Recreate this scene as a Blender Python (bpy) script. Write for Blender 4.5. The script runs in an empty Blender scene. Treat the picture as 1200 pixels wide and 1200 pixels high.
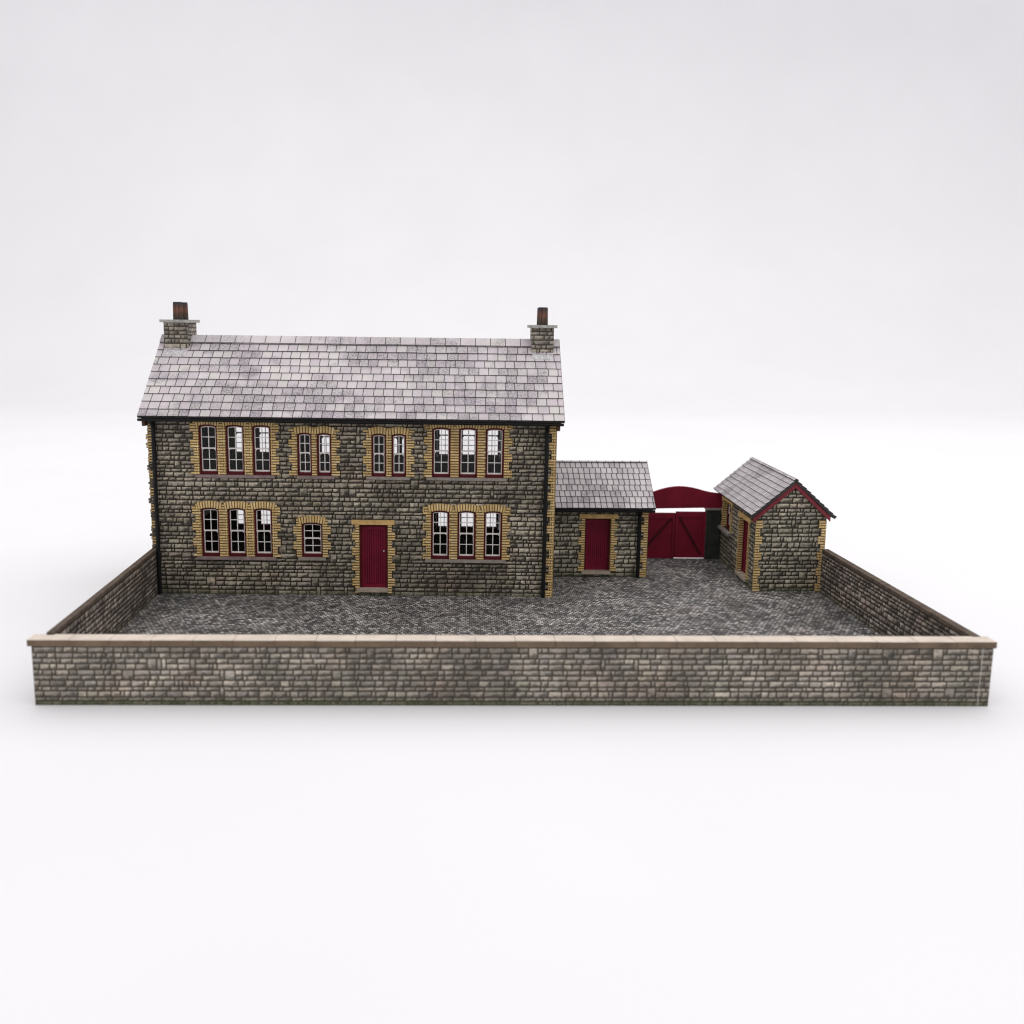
import bpy, math, random
from mathutils import Vector, Matrix

sc = bpy.context.scene
COL = sc.collection
V3 = Vector

# ------------------------------------------------------------------ materials
def mat(name):
    m = bpy.data.materials.new(name)
    m.use_nodes = True
    nt = m.node_tree
    for n in list(nt.nodes):
        nt.nodes.remove(n)
    return m, nt

class N:
    """tiny node-graph helper"""
    def __init__(s, nt):
        s.nt = nt
    def node(s, t, **kw):
        n = s.nt.nodes.new(t)
        for k, v in kw.items():
            setattr(n, k, v)
        return n
    def put(s, sock, v):
        if isinstance(v, bpy.types.NodeSocket):
            s.nt.links.new(v, sock)
        elif v is not None:
            sock.default_value = v
    def math(s, op, a, b=None, c=None, clamp=False):
        n = s.node('ShaderNodeMath', operation=op, use_clamp=clamp)
        s.put(n.inputs[0], a); s.put(n.inputs[1], b)
        if c is not None: s.put(n.inputs[2], c)
        return n.outputs[0]
    def remap(s, v, a, b, c=0.0, d=1.0, smooth=False):
        n = s.node('ShaderNodeMapRange', interpolation_type='SMOOTHSTEP' if smooth else 'LINEAR', clamp=True)
        for i, x in enumerate((v, a, b, c, d)):
            s.put(n.inputs[i], x)
        return n.outputs[0]
    def noise(s, vec, scale, detail=2.0, rough=0.55):
        n = s.node('ShaderNodeTexNoise')
        s.put(n.inputs['Vector'], vec); n.inputs['Scale'].default_value = scale
        n.inputs['Detail'].default_value = detail; n.inputs['Roughness'].default_value = rough
        return n.outputs[0]
    def ramp(s, v, stops, const=False):
        n = s.node('ShaderNodeValToRGB')
        cr = n.color_ramp
        cr.interpolation = 'CONSTANT' if const else 'LINEAR'
        while len(cr.elements) < len(stops):
            cr.elements.new(0.5)
        for e, (p, c) in zip(cr.elements, stops):
            e.position = p; e.color = (*c, 1)
        s.put(n.inputs[0], v)
        return n.outputs[0]
    def mix(s, f, a, b, mode='MIX'):
        n = s.node('ShaderNodeMix', data_type='RGBA', blend_type=mode)
        s.put(n.inputs[0], f)
        s.put(n.inputs[6], (*a, 1) if isinstance(a, tuple) else a)
        s.put(n.inputs[7], (*b, 1) if isinstance(b, tuple) else b)
        return n.outputs[2]
    def scale(s, col, f):
        n = s.node('ShaderNodeVectorMath', operation='SCALE')
        s.put(n.inputs[0], col); s.put(n.inputs[3], f)
        return n.outputs[0]
    def attr(s, name):
        n = s.node('ShaderNodeAttribute', attribute_name=name)
        x = s.node('ShaderNodeSeparateXYZ')
        s.nt.links.new(n.outputs['Vector'], x.inputs[0])
        return x.outputs
    def obj(s):
        return s.node('ShaderNodeTexCoord').outputs['Object']
    def stretch(s, vec, sx, sy, sz, rot=(0, 0, 0)):
        n = s.node('ShaderNodeMapping')
        s.put(n.inputs['Vector'], vec); n.inputs['Scale'].default_value = (sx, sy, sz)
        n.inputs['Rotation'].default_value = rot
        return n.outputs[0]
    def bump(s, h, strength, dist):
        n = s.node('ShaderNodeBump')
        n.inputs['Strength'].default_value = strength; n.inputs['Distance'].default_value = dist
        s.put(n.inputs['Height'], h)
        return n.outputs[0]
    def out(s, col, rough=0.7, normal=None, spec=0.3, metal=0.0):
        p = s.node('ShaderNodeBsdfPrincipled'); o = s.node('ShaderNodeOutputMaterial')
        s.put(p.inputs['Base Color'], (*col, 1) if isinstance(col, tuple) else col)
        s.put(p.inputs['Roughness'], rough); p.inputs['Specular IOR Level'].default_value = spec
        p.inputs['Metallic'].default_value = metal
        if normal is not None: s.put(p.inputs['Normal'], normal)
        s.nt.links.new(p.outputs[0], o.inputs[0])

def cells(n, wob, k0, k1, jit):
    """distance to the edge of the printed cell -> 0 in the joint, 1 on the block"""
    u, v, r = n.attr('cuv'); w, h, r2 = n.attr('csz')
    co = n.obj()
    d = n.math('MINIMUM', n.math('MINIMUM', u, n.math('SUBTRACT', w, u)),
               n.math('MINIMUM', v, n.math('SUBTRACT', h, v)))
    d = n.math('ADD', d, n.math('MULTIPLY', n.math('SUBTRACT', n.noise(co, jit, 2), 0.5), wob))
    return n.remap(d, k0, k1, 0, 1, True), u, v, w, h, r, r2, co

def stone_material(name, palette, mortar, lo=0.5, hi=1.2, moss=0.0, s0=0.50, s1=1.65, print_shade0=0.26):
    m, nt = mat(name); n = N(nt)
    f, u, v, w, h, r, r2, co = cells(n, 0.0040, 0.0009, 0.0040, 150)
    col = n.ramp(r, palette)
    patch = n.noise(co, 5.5, 3, 0.6)
    col = n.scale(col, n.remap(patch, 0.34, 0.66, lo, hi))
    # rock-faced print: slanting tooled streaks
    st = n.noise(n.stretch(co, 1, 1, 2.2, (0.5, 0.6, 0.5)), 85, 3, 0.65)
    col = n.scale(col, n.remap(st, 0.32, 0.68, s0, s1))
    # printed rock face: highlight printed into the upper part, shade into the lower right of each block
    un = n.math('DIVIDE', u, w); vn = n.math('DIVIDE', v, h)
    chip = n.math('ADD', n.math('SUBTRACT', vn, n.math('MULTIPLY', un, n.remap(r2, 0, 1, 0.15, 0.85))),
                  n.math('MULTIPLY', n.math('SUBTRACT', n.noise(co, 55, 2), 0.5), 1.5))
    col = n.scale(col, n.remap(chip, -0.10, 0.34, print_shade0, 1.0, True))
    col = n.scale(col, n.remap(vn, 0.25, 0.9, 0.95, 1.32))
    tint = n.noise(co, 9, 1)
    col = n.mix(n.remap(tint, 0.5, 0.72, 0, 0.20), col, n.mix(1.0, col, (0.86, 1.0, 0.80), 'MULTIPLY'))
    col = n.mix(n.remap(n.noise(co, 7, 1), 0.52, 0.72, 0, 0.5), col, n.mix(1.0, col, (1.08, 0.93, 0.90), 'MULTIPLY'))
    mo = n.scale(n.mix(0, mortar, mortar), n.remap(n.noise(co, 60, 2), 0.3, 0.7, 0.6, 1.4))
    col = n.mix(f, mo, col)
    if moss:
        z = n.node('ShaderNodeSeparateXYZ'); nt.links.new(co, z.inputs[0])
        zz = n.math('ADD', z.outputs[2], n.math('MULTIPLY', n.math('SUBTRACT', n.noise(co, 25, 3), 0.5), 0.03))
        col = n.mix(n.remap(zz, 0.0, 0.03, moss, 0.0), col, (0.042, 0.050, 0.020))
    hgt = n.math('ADD', f, n.math('MULTIPLY', st, 0.8))
    n.out(col, 0.72, n.bump(hgt, 0.5, 0.0022), 0.25)
    return m

PAL_GREY = [(0.0, (0.22, 0.192, 0.150)), (0.3, (0.33, 0.292, 0.228)), (0.55, (0.28, 0.243, 0.207)),
            (0.75, (0.385, 0.338, 0.262)), (0.9, (0.26, 0.230, 0.170)), (1.0, (0.46, 0.404, 0.322))]
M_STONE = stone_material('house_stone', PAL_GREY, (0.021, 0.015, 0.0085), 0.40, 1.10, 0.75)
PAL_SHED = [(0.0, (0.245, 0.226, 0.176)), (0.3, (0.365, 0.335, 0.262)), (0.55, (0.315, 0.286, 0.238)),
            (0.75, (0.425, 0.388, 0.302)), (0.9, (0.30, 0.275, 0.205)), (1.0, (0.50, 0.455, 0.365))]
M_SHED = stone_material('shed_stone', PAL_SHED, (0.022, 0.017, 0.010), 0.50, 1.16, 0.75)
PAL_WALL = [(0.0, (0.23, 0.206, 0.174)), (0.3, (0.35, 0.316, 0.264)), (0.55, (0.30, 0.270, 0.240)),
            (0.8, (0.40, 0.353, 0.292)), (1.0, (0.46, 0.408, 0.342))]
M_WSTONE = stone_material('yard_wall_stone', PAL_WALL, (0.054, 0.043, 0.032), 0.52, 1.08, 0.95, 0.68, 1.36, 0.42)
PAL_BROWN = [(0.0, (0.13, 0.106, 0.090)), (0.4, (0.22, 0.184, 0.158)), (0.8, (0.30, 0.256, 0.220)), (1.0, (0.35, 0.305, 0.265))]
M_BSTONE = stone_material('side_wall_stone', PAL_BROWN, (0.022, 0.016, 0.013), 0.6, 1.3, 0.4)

def brick_material():
    m, nt = mat('yellow_brick'); n = N(nt)
    u, v, r = n.attr('cuv'); w, h, r2 = n.attr('csz'); co = n.obj()
    jit = n.math('MULTIPLY', n.math('SUBTRACT', n.noise(co, 220, 2), 0.5), 0.0018)
    dv = n.math('ADD', n.math('MINIMUM', v, n.math('SUBTRACT', h, v)), jit)
    du = n.math('ADD', n.math('MINIMUM', u, n.math('SUBTRACT', w, u)), jit)
    # the longer joint of a brick (its bed) prints darker than the short one
    bed = n.math('GREATER_THAN', w, h)
    fv = n.remap(dv, 0.0010, 0.0034, 0, 1, True); fu = n.remap(du, 0.0008, 0.0027, 0, 1, True)
    fa = n.math('MINIMUM', n.math('ADD', fv, n.math('MULTIPLY', n.math('SUBTRACT', 1.0, bed), 0.55), clamp=True),
                n.math('ADD', fu, n.math('MULTIPLY', bed, 0.70), clamp=True))
    col = n.ramp(r, [(0.0, (0.62, 0.42, 0.165)), (0.35, (0.75, 0.54, 0.25)), (0.7, (0.68, 0.475, 0.20)), (1.0, (0.80, 0.61, 0.33))])
    col = n.scale(col, n.remap(n.noise(co, 14, 3), 0.3, 0.7, 0.72, 1.12))
    col = n.scale(col, n.remap(n.noise(co, 240, 2), 0.3, 0.7, 0.75, 1.2))
    col = n.mix(fa, (0.075, 0.045, 0.020), col)
    n.out(col, 0.7, n.bump(fa, 0.35, 0.0012), 0.2)
    return m
M_BRICK = brick_material()

def slate_material(name, base, k0=0.0008, k1=0.0024):
    m, nt = mat(name); n = N(nt)
    f, u, v, w, h, r, r2, co = cells(n, 0.0008, k0, k1, 200)
    col = n.ramp(r, base)
    patch = n.noise(co, 3.2, 3, 0.65)
    med = n.noise(co, 11, 2)
    col = n.scale(col, n.remap(med, 0.3, 0.7, 0.92, 1.06))
    dens = n.remap(patch, 0.46, 0.60, 0, 1, True)
    dens = n.math('MULTIPLY', dens, n.remap(r2, 0.15, 0.6, 0.25, 1.0))
    sp = n.noise(co, 230, 4, 0.85)
    dark = n.math('MULTIPLY', n.remap(sp, 0.52, 0.60, 0, 1), n.math('ADD', n.math('MULTIPLY', dens, 1.05), 0.13), clamp=True)
    col = n.mix(dark, col, (0.070, 0.058, 0.085))
    spb = n.noise(co, 120, 3, 0.7)
    col = n.mix(n.math('MULTIPLY', n.remap(spb, 0.54, 0.62, 0, 1), n.math('MULTIPLY', dens, 0.75)), col, (0.13, 0.10, 0.145))
    sp2 = n.noise(n.stretch(co, 1.3, 1.1, 1.2), 190, 3, 0.7)
    pale = n.math('MULTIPLY', n.remap(sp2, 0.60, 0.70, 0, 1), n.math('ADD', n.math('MULTIPLY', dens, 0.75), 0.25))
    col = n.mix(pale, col, (0.72, 0.70, 0.70))
    col = n.scale(col, n.math('SUBTRACT', 1.0, n.math('MULTIPLY', dens, 0.18)))
    col = n.mix(f, (0.055, 0.05, 0.055), col)
    n.out(col, 0.6, n.bump(n.math('ADD', f, n.math('MULTIPLY', sp, 0.25)), 0.25, 0.001), 0.3)
    return m
SL = [(0.0, (0.510, 0.455, 0.484)), (0.25, (0.572, 0.522, 0.538)), (0.5, (0.585, 0.55, 0.532)), (0.75, (0.528, 0.462, 0.488)), (1.0, (0.605, 0.562, 0.562))]
M_SLATE = slate_material('lilac_slate', SL)
SL2 = [(0.0, (0.398, 0.362, 0.378)), (0.3, (0.521, 0.473, 0.485)), (0.6, (0.567, 0.523, 0.528)), (1.0, (0.460, 0.422, 0.439))]
M_SLATE2 = slate_material('grey_slate', SL2, 0.0011, 0.0031)

def plain(name, col, rough=0.6, spec=0.3, var=0.15, scale=30, bump=0.0):
    m, nt = mat(name); n = N(nt); co = n.obj()
    c = n.scale(n.mix(0, col, col), n.remap(n.noise(co, scale, 4, 0.6), 0.3, 0.7, 1 - var, 1 + var))
    n.out(c, rough, n.bump(n.noise(co, 180, 3), bump, 0.001) if bump else None, spec)
    return m
M_RED = plain('crimson_paint', (0.155, 0.0045, 0.023), 0.6, 0.2, 0.16, 18, 0.2)
M_FRED = plain('frame_red', (0.085, 0.004, 0.008), 0.6, 0.2, 0.15, 30)
M_GRED = plain('gate_red', (0.172, 0.0065, 0.022), 0.65, 0.18, 0.18, 14, 0.25)
M_GDARK = plain('gate_brace_red', (0.060, 0.004, 0.009), 0.65, 0.15, 0.18, 20, 0.2)
M_WHITE = plain('white_sash', (0.80, 0.75, 0.71), 0.55, 0.3, 0.1, 60)
M_SILL = plain('mauve_sill', (0.22, 0.165, 0.16), 0.7, 0.2, 0.25, 40)
M_SILL2 = plain('grey_sill', (0.25, 0.215, 0.19), 0.7, 0.2, 0.25, 40)
M_LINTEL = plain('buff_lintel', (0.58, 0.38, 0.15), 0.7, 0.2, 0.28, 45)
M_STEP = plain('grey_step', (0.36, 0.30, 0.24), 0.7, 0.2, 0.2, 40)
M_BLACK = plain('black_gutter', (0.007, 0.0065, 0.007), 0.6, 0.2, 0.3, 30)
M_DARK = plain('dark_card_edge', (0.05, 0.045, 0.045), 0.8, 0.1, 0.3, 60)
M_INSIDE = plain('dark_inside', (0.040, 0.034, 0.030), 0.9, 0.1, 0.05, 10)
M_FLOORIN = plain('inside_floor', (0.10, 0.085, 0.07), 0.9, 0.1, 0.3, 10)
M_BROWN = plain('brown_barge', (0.075, 0.042, 0.028), 0.7, 0.2, 0.3, 40)
M_BARGE = plain('red_barge', (0.175, 0.022, 0.030), 0.6, 0.25, 0.2, 30)
M_PIER = plain('dark_pier', (0.028, 0.030, 0.027), 0.8, 0.15, 0.4, 22, 0.3)
M_CAPST = plain('pier_cap', (0.24, 0.19, 0.17), 0.7, 0.2, 0.2, 40)
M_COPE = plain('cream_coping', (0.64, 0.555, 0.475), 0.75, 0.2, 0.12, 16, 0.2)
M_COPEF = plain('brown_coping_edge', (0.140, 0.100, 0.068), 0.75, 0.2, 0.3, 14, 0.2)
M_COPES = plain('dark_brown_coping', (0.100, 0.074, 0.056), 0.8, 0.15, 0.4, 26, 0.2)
M_CHCAP = plain('chimney_cap', (0.34, 0.335, 0.31), 0.75, 0.2, 0.25, 60)
M_FLASH = plain('pale_flashing', (0.50, 0.49, 0.49), 0.7, 0.2, 0.35, 90)
M_EDGE = plain('pale_card_edge', (0.55, 0.53, 0.50), 0.8, 0.1, 0.3, 60)
M_METAL = plain('handle_metal', (0.45, 0.45, 0.48), 0.35, 0.5, 0.1, 40)

def pot_material():
    m, nt = mat('terracotta_pot'); n = N(nt); co = n.obj()
    z = n.node('ShaderNodeSeparateXYZ'); nt.links.new(co, z.inputs[0])
    zz = n.math('ADD', z.outputs[2], n.math('MULTIPLY', n.math('SUBTRACT', n.noise(co, 60, 3), 0.5), 0.03))
    col = n.ramp(n.remap(zz, 0.0, 0.085), [(0.0, (0.035, 0.033, 0.03)), (0.28, (0.075, 0.045, 0.033)), (0.5, (0.135, 0.060, 0.040)),
                                          (0.66, (0.095, 0.05, 0.04)), (0.82, (0.04, 0.037, 0.042)), (1.0, (0.05, 0.05, 0.055))])
    col = n.scale(col, n.remap(n.noise(n.stretch(co, 3, 3, 0.3), 60, 2), 0.3, 0.7, 0.6, 1.4))
    n.out(col, 0.75, None, 0.2)
    return m
M_POT = pot_material()

def cobble_material():
    m, nt = mat('cobbles'); n = N(nt); co = n.obj()
    nz = n.node('ShaderNodeTexNoise'); nz.inputs['Scale'].default_value = 42; nt.links.new(co, nz.inputs['Vector'])
    nz.inputs['Detail'].default_value = 1.5
    vm = n.node('ShaderNodeVectorMath', operation='SCALE'); nt.links.new(nz.outputs['Color'], vm.inputs[0]); vm.inputs[3].default_value = 0.008
    va = n.node('ShaderNodeVectorMath', operation='ADD'); nt.links.new(co, va.inputs[0]); nt.links.new(vm.outputs[0], va.inputs[1])
    b = n.node('ShaderNodeTexBrick'); nt.links.new(va.outputs[0], b.inputs['Vector'])
    b.inputs['Scale'].default_value = 1.0
    b.inputs['Brick Width'].default_value = 0.0162; b.inputs['Row Height'].default_value = 0.0168
    b.inputs['Mortar Size'].default_value = 0.0022; b.inputs['Mortar Smooth'].default_value = 0.5
    b.inputs['Color1'].default_value = (0.088, 0.084, 0.080, 1); b.inputs['Color2'].default_value = (0.46, 0.438, 0.42, 1)
    b.inputs['Mortar'].default_value = (0.022, 0.021, 0.02, 1); b.inputs['Bias'].default_value = -0.15
    col = n.scale(b.outputs[0], n.remap(n.noise(co, 75, 2), 0.3, 0.7, 0.45, 1.6))
    p1 = n.noise(co, 3.0, 3, 0.6); p2 = n.noise(co, 11, 3, 0.6)
    col = n.scale(col, n.math('MULTIPLY', n.remap(p1, 0.35, 0.65, 0.70, 1.20), n.remap(p2, 0.34, 0.66, 0.82, 1.15)))
    col = n.mix(n.remap(n.noise(co, 8, 1), 0.52, 0.68, 0, 0.4), col, n.mix(1.0, col, (1.08, 0.96, 0.93), 'MULTIPLY'))
    n.out(col, 0.7, n.bump(n.math('SUBTRACT', 1.0, b.outputs[1]), 0.5, 0.002), 0.3)
    return m
M_COBBLE = cobble_material()

def glass_material():
    m, nt = mat('window_acetate'); n = N(nt)
    t = n.node('ShaderNodeBsdfTransparent'); t.inputs[0].default_value = (0.90, 0.90, 0.90, 1)
    g = n.node('ShaderNodeBsdfGlossy'); g.inputs['Roughness'].default_value = 0.05
    fr = n.node('ShaderNodeFresnel'); fr.inputs[0].default_value = 1.35
    mx = n.node('ShaderNodeMixShader'); o = n.node('ShaderNodeOutputMaterial')
    nt.links.new(fr.outputs[0], mx.inputs[0]); nt.links.new(t.outputs[0], mx.inputs[1]); nt.links.new(g.outputs[0], mx.inputs[2])
    nt.links.new(mx.outputs[0], o.inputs[0])
    return m
M_GLASS = glass_material()

def backdrop_material():
    m, nt = mat('white_backdrop'); n = N(nt); co = n.obj()
    c = n.scale(n.mix(0, (0.81, 0.804, 0.816), (0.81, 0.804, 0.816)), n.remap(n.noise(co, 0.7, 2), 0.3, 0.7, 0.985, 1.015))
    n.out(c, 0.85, None, 0.15)
    return m
M_BACK = backdrop_material()

# ------------------------------------------------------------------ mesh builder
class B:
    def __init__(s, seed=0):
        s.v = []; s.f = []; s.cu = []; s.cs = []; s.mi = []; s.mats = []
        s.rng = random.Random(seed)
    def slot(s, m):
        if m not in s.mats: s.mats.append(m)
        return s.mats.index(m)
    def poly(s, pts, m, cuv=None, size=(0.04, 0.03), r=None, r2=None):
        i = len(s.v); s.v += [tuple(p) for p in pts]; s.f.append(tuple(range(i, i + len(pts))))
        r = s.rng.random() if r is None else r; r2 = s.rng.random() if r2 is None else r2
        if cuv is None: cuv = [(0.012, 0.012)] * len(pts)
        s.cu += [(c[0], c[1], r) for c in cuv]; s.cs += [(size[0], size[1], r2)] * len(pts)
        s.mi.append(s.slot(m))
    def hexa(s, p, m, front=None, skip=()):
        """p: 8 points, 0-3 outer face (ccw seen from outside), 4-7 the same corners on the inner face"""
        fs = {'out': (0, 1, 2, 3), 'in': (7, 6, 5, 4), 'b': (0, 4, 5, 1), 'r': (1, 5, 6, 2), 't': (2, 6, 7, 3), 'l': (3, 7, 4, 0)}
        for k, ix in fs.items():
            if k in skip: continue
            s.poly([p[j] for j in ix], front if (k == 'out' and front) else m)
    def box(s, x0, x1, y0, y1, z0, z1, m, top=None):
        p = [(x0, y0, z0), (x1, y0, z0), (x1, y0, z1), (x0, y0, z1), (x0, y1, z0), (x1, y1, z0), (x1, y1, z1), (x0, y1, z1)]
        for k, ix in {'f': (0, 1, 2, 3), 'k': (5, 4, 7, 6), 'd': (4, 5, 1, 0), 'r': (1, 5, 6, 2), 't': (3, 2, 6, 7), 'l': (4, 0, 3, 7)}.items():
            s.poly([p[j] for j in ix], top if (k == 't' and top) else m)
    def tube(s, p0, p1, r, m, n=12, r1=None, caps=True):
        p0 = V3(p0); p1 = V3(p1); a = (p1 - p0).normalized(); r1 = r if r1 is None else r1
        t = V3((1, 0, 0)) if abs(a.x) < .9 else V3((0, 1, 0)); e = a.cross(t).normalized(); g = a.cross(e)
        c0 = [p0 + (e * math.cos(6.28319 * k / n) + g * math.sin(6.28319 * k / n)) * r for k in range(n)]
        c1 = [p1 + (e * math.cos(6.28319 * k / n) + g * math.sin(6.28319 * k / n)) * r1 for k in range(n)]
        for k in range(n):
            s.poly([c0[k], c0[(k + 1) % n], c1[(k + 1) % n], c1[k]], m)
        if caps:
            s.poly(c0[::-1], m); s.poly(c1, m)
    def build(s, name, parent=None, T=None, loc=None):
        me = bpy.data.meshes.new(name)
        v = [tuple(T(*p)) for p in s.v] if T else s.v
        me.from_pydata(v, [], s.f)
        for m in s.mats: me.materials.append(m)
        me.polygons.foreach_set('material_index', s.mi)
        a = me.attributes.new('cuv', 'FLOAT_VECTOR', 'CORNER'); a.data.foreach_set('vector', [c for t in s.cu for c in t])
        a = me.attributes.new('csz', 'FLOAT_VECTOR', 'CORNER'); a.data.foreach_set('vector', [c for t in s.cs for c in t])
        me.update()
        o = bpy.data.objects.new(name, me); COL.objects.link(o)
        if parent: o.parent = parent
        if loc: o.location = loc
        return o

class Fr:
    """a plane: u along, v up, d outward"""
    def __init__(s, O, U, Vv=(0, 0, 1)):
        s.O = V3(O); s.U = V3(U).normalized(); s.V = V3(Vv).normalized(); s.N = s.U.cross(s.V)
    def __call__(s, u, v, d=0.0):
        return s.O + s.U * u + s.V * v + s.N * d

def ashlar(L, H, rng, k=1.0):
    out = []; v = -rng.random() * 0.012
    while v < H:
        two = rng.random() < 0.74
        bh = (rng.choice((.033, .036, .039, .042)) if two else rng.choice((.014, .019, .022))) * k
        split = rng.choice((.4, .47, .53, .6)) * bh
        u = -rng.random() * .08
        while u < L:
            q = rng.random()
            if two and q < .09:
                w = rng.uniform(.026, .040) * k; out.append((u, v, u + w, v + bh))
            elif two and q < .17:
                w = rng.uniform(.012, .018) * k; out.append((u, v, u + w, v + bh))
            else:
                w = rng.uniform(.07, .19) * k
                for (a, b) in (((v, v + split), (v + split, v + bh)) if two else ((v, v + bh),)):
                    x = u
                    while x < u + w - 1e-6:
                        ww = rng.uniform(.020, .056) * k
                        if rng.random() < .12: ww = .013 * k
                        if x + ww > u + w - .02 * k: ww = u + w - x
                        out.append((x, a, x + ww, b)); x += ww
            u += w
        v += bh
    return out

def cut_rect(r, h):
    a, b, c, d = r; x0, y0, x1, y1 = h
    if x0 >= c or x1 <= a or y0 >= d or y1 <= b: return [r]
    o = []
    if y0 > b: o.append((a, b, c, y0)); b = y0
    if y1 < d: o.append((a, y1, c, d)); d = y1
    if x0 > a: o.append((a, b, x0, d))
    if x1 < c: o.append((x1, b, c, d))
    return o

def clip_poly(pts, poly):
    for i in range(len(poly)):
        a = poly[i]; b = poly[(i + 1) % len(poly)]; o = []
        side = lambda p: (b[0] - a[0]) * (p[1] - a[1]) - (b[1] - a[1]) * (p[0] - a[0])
        for j in range(len(pts)):
            p = pts[j]; q = pts[(j + 1) % len(pts)]; sp = side(p); sq = side(q)
            if sp >= 0: o.append(p)
            if (sp > 0 > sq) or (sp < 0 < sq):
                t = sp / (sp - sq); o.append((p[0] + (q[0] - p[0]) * t, p[1] + (q[1] - p[1]) * t))
        pts = o
        if len(pts) < 3: return []
    return pts

def sheet(b, F, L, H, m, holes=(), poly=None, k=1.0, inner=None, t=0.024):
    """stone-printed sheet with openings; inner = material of the back face"""
    poly = poly or [(0, 0), (L, 0), (L, H), (0, H)]
    H2 = max(p[1] for p in poly)
    for (a, c, d, e) in ashlar(L, H2, b.rng, k):
        r, r2 = b.rng.random(), b.rng.random(); parts = [(a, c, d, e)]
        for h in holes: parts = [q for p in parts for q in cut_rect(p, h)]
        for p in parts:
            g = clip_poly([(p[0], p[1]), (p[2], p[1]), (p[2], p[3]), (p[0], p[3])], poly)
            if g: b.poly([F(x, y) for x, y in g], m, [(x - a, y - c) for x, y in g], (d - a, e - c), r, r2)
    if inner:
        parts = [(0, 0, L, H2)]
        for h in holes: parts = [q for p in parts for q in cut_rect(p, h)]
        for p in parts:
            g = clip_poly([(p[0], p[1]), (p[2], p[1]), (p[2], p[3]), (p[0], p[3])], poly)
            if g: b.poly([F(x, y, -t) for x, y in g[::-1]], inner)
        for (x0, y0, x1, y1) in holes:
            c = [(x0, y0), (x1, y0), (x1, y1), (x0, y1)]
            for i in range(4):
                p, q = c[i], c[(i + 1) % 4]
                b.poly([F(*p), F(*q), F(*q, -t), F(*p, -t)], inner)

def brick_run(b, F, u0, u1, v0, v1, d0, d1, off, m=None, bw=0.027):
    m = m or M_BRICK
    h = v1 - v0; cuts = [u0]; x = math.floor(u0 / bw) * bw + off * bw
    while x < u1 - .004:
        if x > u0 + .004: cuts.append(x)
        x += bw
    cuts.append(u1)
    for a, c in zip(cuts, cuts[1:]):
        b.poly([F(a, v0, d1), F(c, v0, d1), F(c, v1, d1), F(a, v1, d1)], m, [(0, 0), (c - a, 0), (c - a, h), (0, h)], (c - a, h))
    w = d1 - d0; q = [(0, 0), (w, 0), (w, h), (0, h)]
    b.poly([F(u1, v0, d1), F(u1, v0, d0), F(u1, v1, d0), F(u1, v1, d1)], m, q, (w, h))
    b.poly([F(u0, v0, d0), F(u0, v0, d1), F(u0, v1, d1), F(u0, v1, d0)], m, q, (w, h))
    b.poly([F(u0, v1, d1), F(u1, v1, d1), F(u1, v1, d0), F(u0, v1, d0)], m)
    b.poly([F(u0, v0, d0), F(u1, v0, d0), F(u1, v0, d1), F(u0, v0, d1)], m)

WIDE, NARROW, CH, VH = 0.034, 0.021, 0.0109, 0.029

def surround(F, xs, w, z0, crown, rise, seed, arch=True, depth=0.03, phase=0, wide=WIDE, narrow=NARROW, only=None):
    """toothed brick jambs, piers and segmental arches round a row of openings with centres xs"""
    b = B(seed); spring = crown - rise; n = max(4, round((spring - z0) / CH)); ch = (spring - z0) / n
    edges = [(x - w / 2, x + w / 2) for x in xs]
    for i in range(n + (2 if arch else 0)):
        a = z0 + i * ch; c = a + ch; big = ((i + phase) % 6) < 3
        m = wide if big else narrow
        gap = 0.009 if i >= n else 0
        runs = [(edges[0][0] - m, edges[0][0] - gap), (edges[-1][1] + gap, edges[-1][1] + m)]
        for p, q in zip(edges, edges[1:]): runs.append((p[1] + gap, q[0] - gap))
        if only is not None: runs = [runs[only]]
        for u0, u1 in runs:
            if u1 - u0 > .003: brick_run(b, F, u0, u1, a, c, -depth, .004, (i % 2) * .5 + .1)
    if arch:
        for x in xs:
            nv = max(7, round(w / .0085)); half = w / 2 + .010
            def zi(t): return crown - rise * min(1, (2 * t / w) ** 2)
            for k in range(nv):
                t0 = -half + 2 * half * k / nv; t1 = t0 + 2 * half / nv
                q = [(t0, zi(t0), 0), (t1, zi(t1), 0)]; s = 1.10
                p = [F(x + t0, zi(t0), .0048), F(x + t1, zi(t1), .0048), F(x + t1 * s, zi(t1) + VH, .0048), F(x + t0 * s, zi(t0) + VH, .0048)]
                pb = [F(x + t0, zi(t0), -depth), F(x + t1, zi(t1), -depth), F(x + t1 * s, zi(t1) + VH, -.003), F(x + t0 * s, zi(t0) + VH, -.003)]
                cw = t1 - t0
                b.poly(p, M_BRICK, [(0, 0), (cw, 0), (cw, VH), (0, VH)], (cw, VH))
                for j in range(4):
                    jj = (j + 1) % 4
                    b.poly([p[jj], p[j], pb[j], pb[jj]], M_BRICK)
    return b

def bar(b, x0, x1, z0, z1, y0, y1, m):
    b.box(x0, x1, y0, y1, z0, z1, m)

def arc_strip(b, w, h, rise, x0, x1, th, y0, y1, m, n=8, W=None):
    W = W or w
    for k in range(n):
        a = x0 + (x1 - x0) * k / n; c = x0 + (x1 - x0) * (k + 1) / n
        za = h - rise * (2 * a / W) ** 2; zc = h - rise * (2 * c / W) ** 2
        p = [(a, y0, za - th), (c, y0, zc - th), (c, y0, zc), (a, y0, za), (a, y1, za - th), (c, y1, zc - th), (c, y1, zc), (a, y1, za)]
        b.hexa(p, m)

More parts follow.
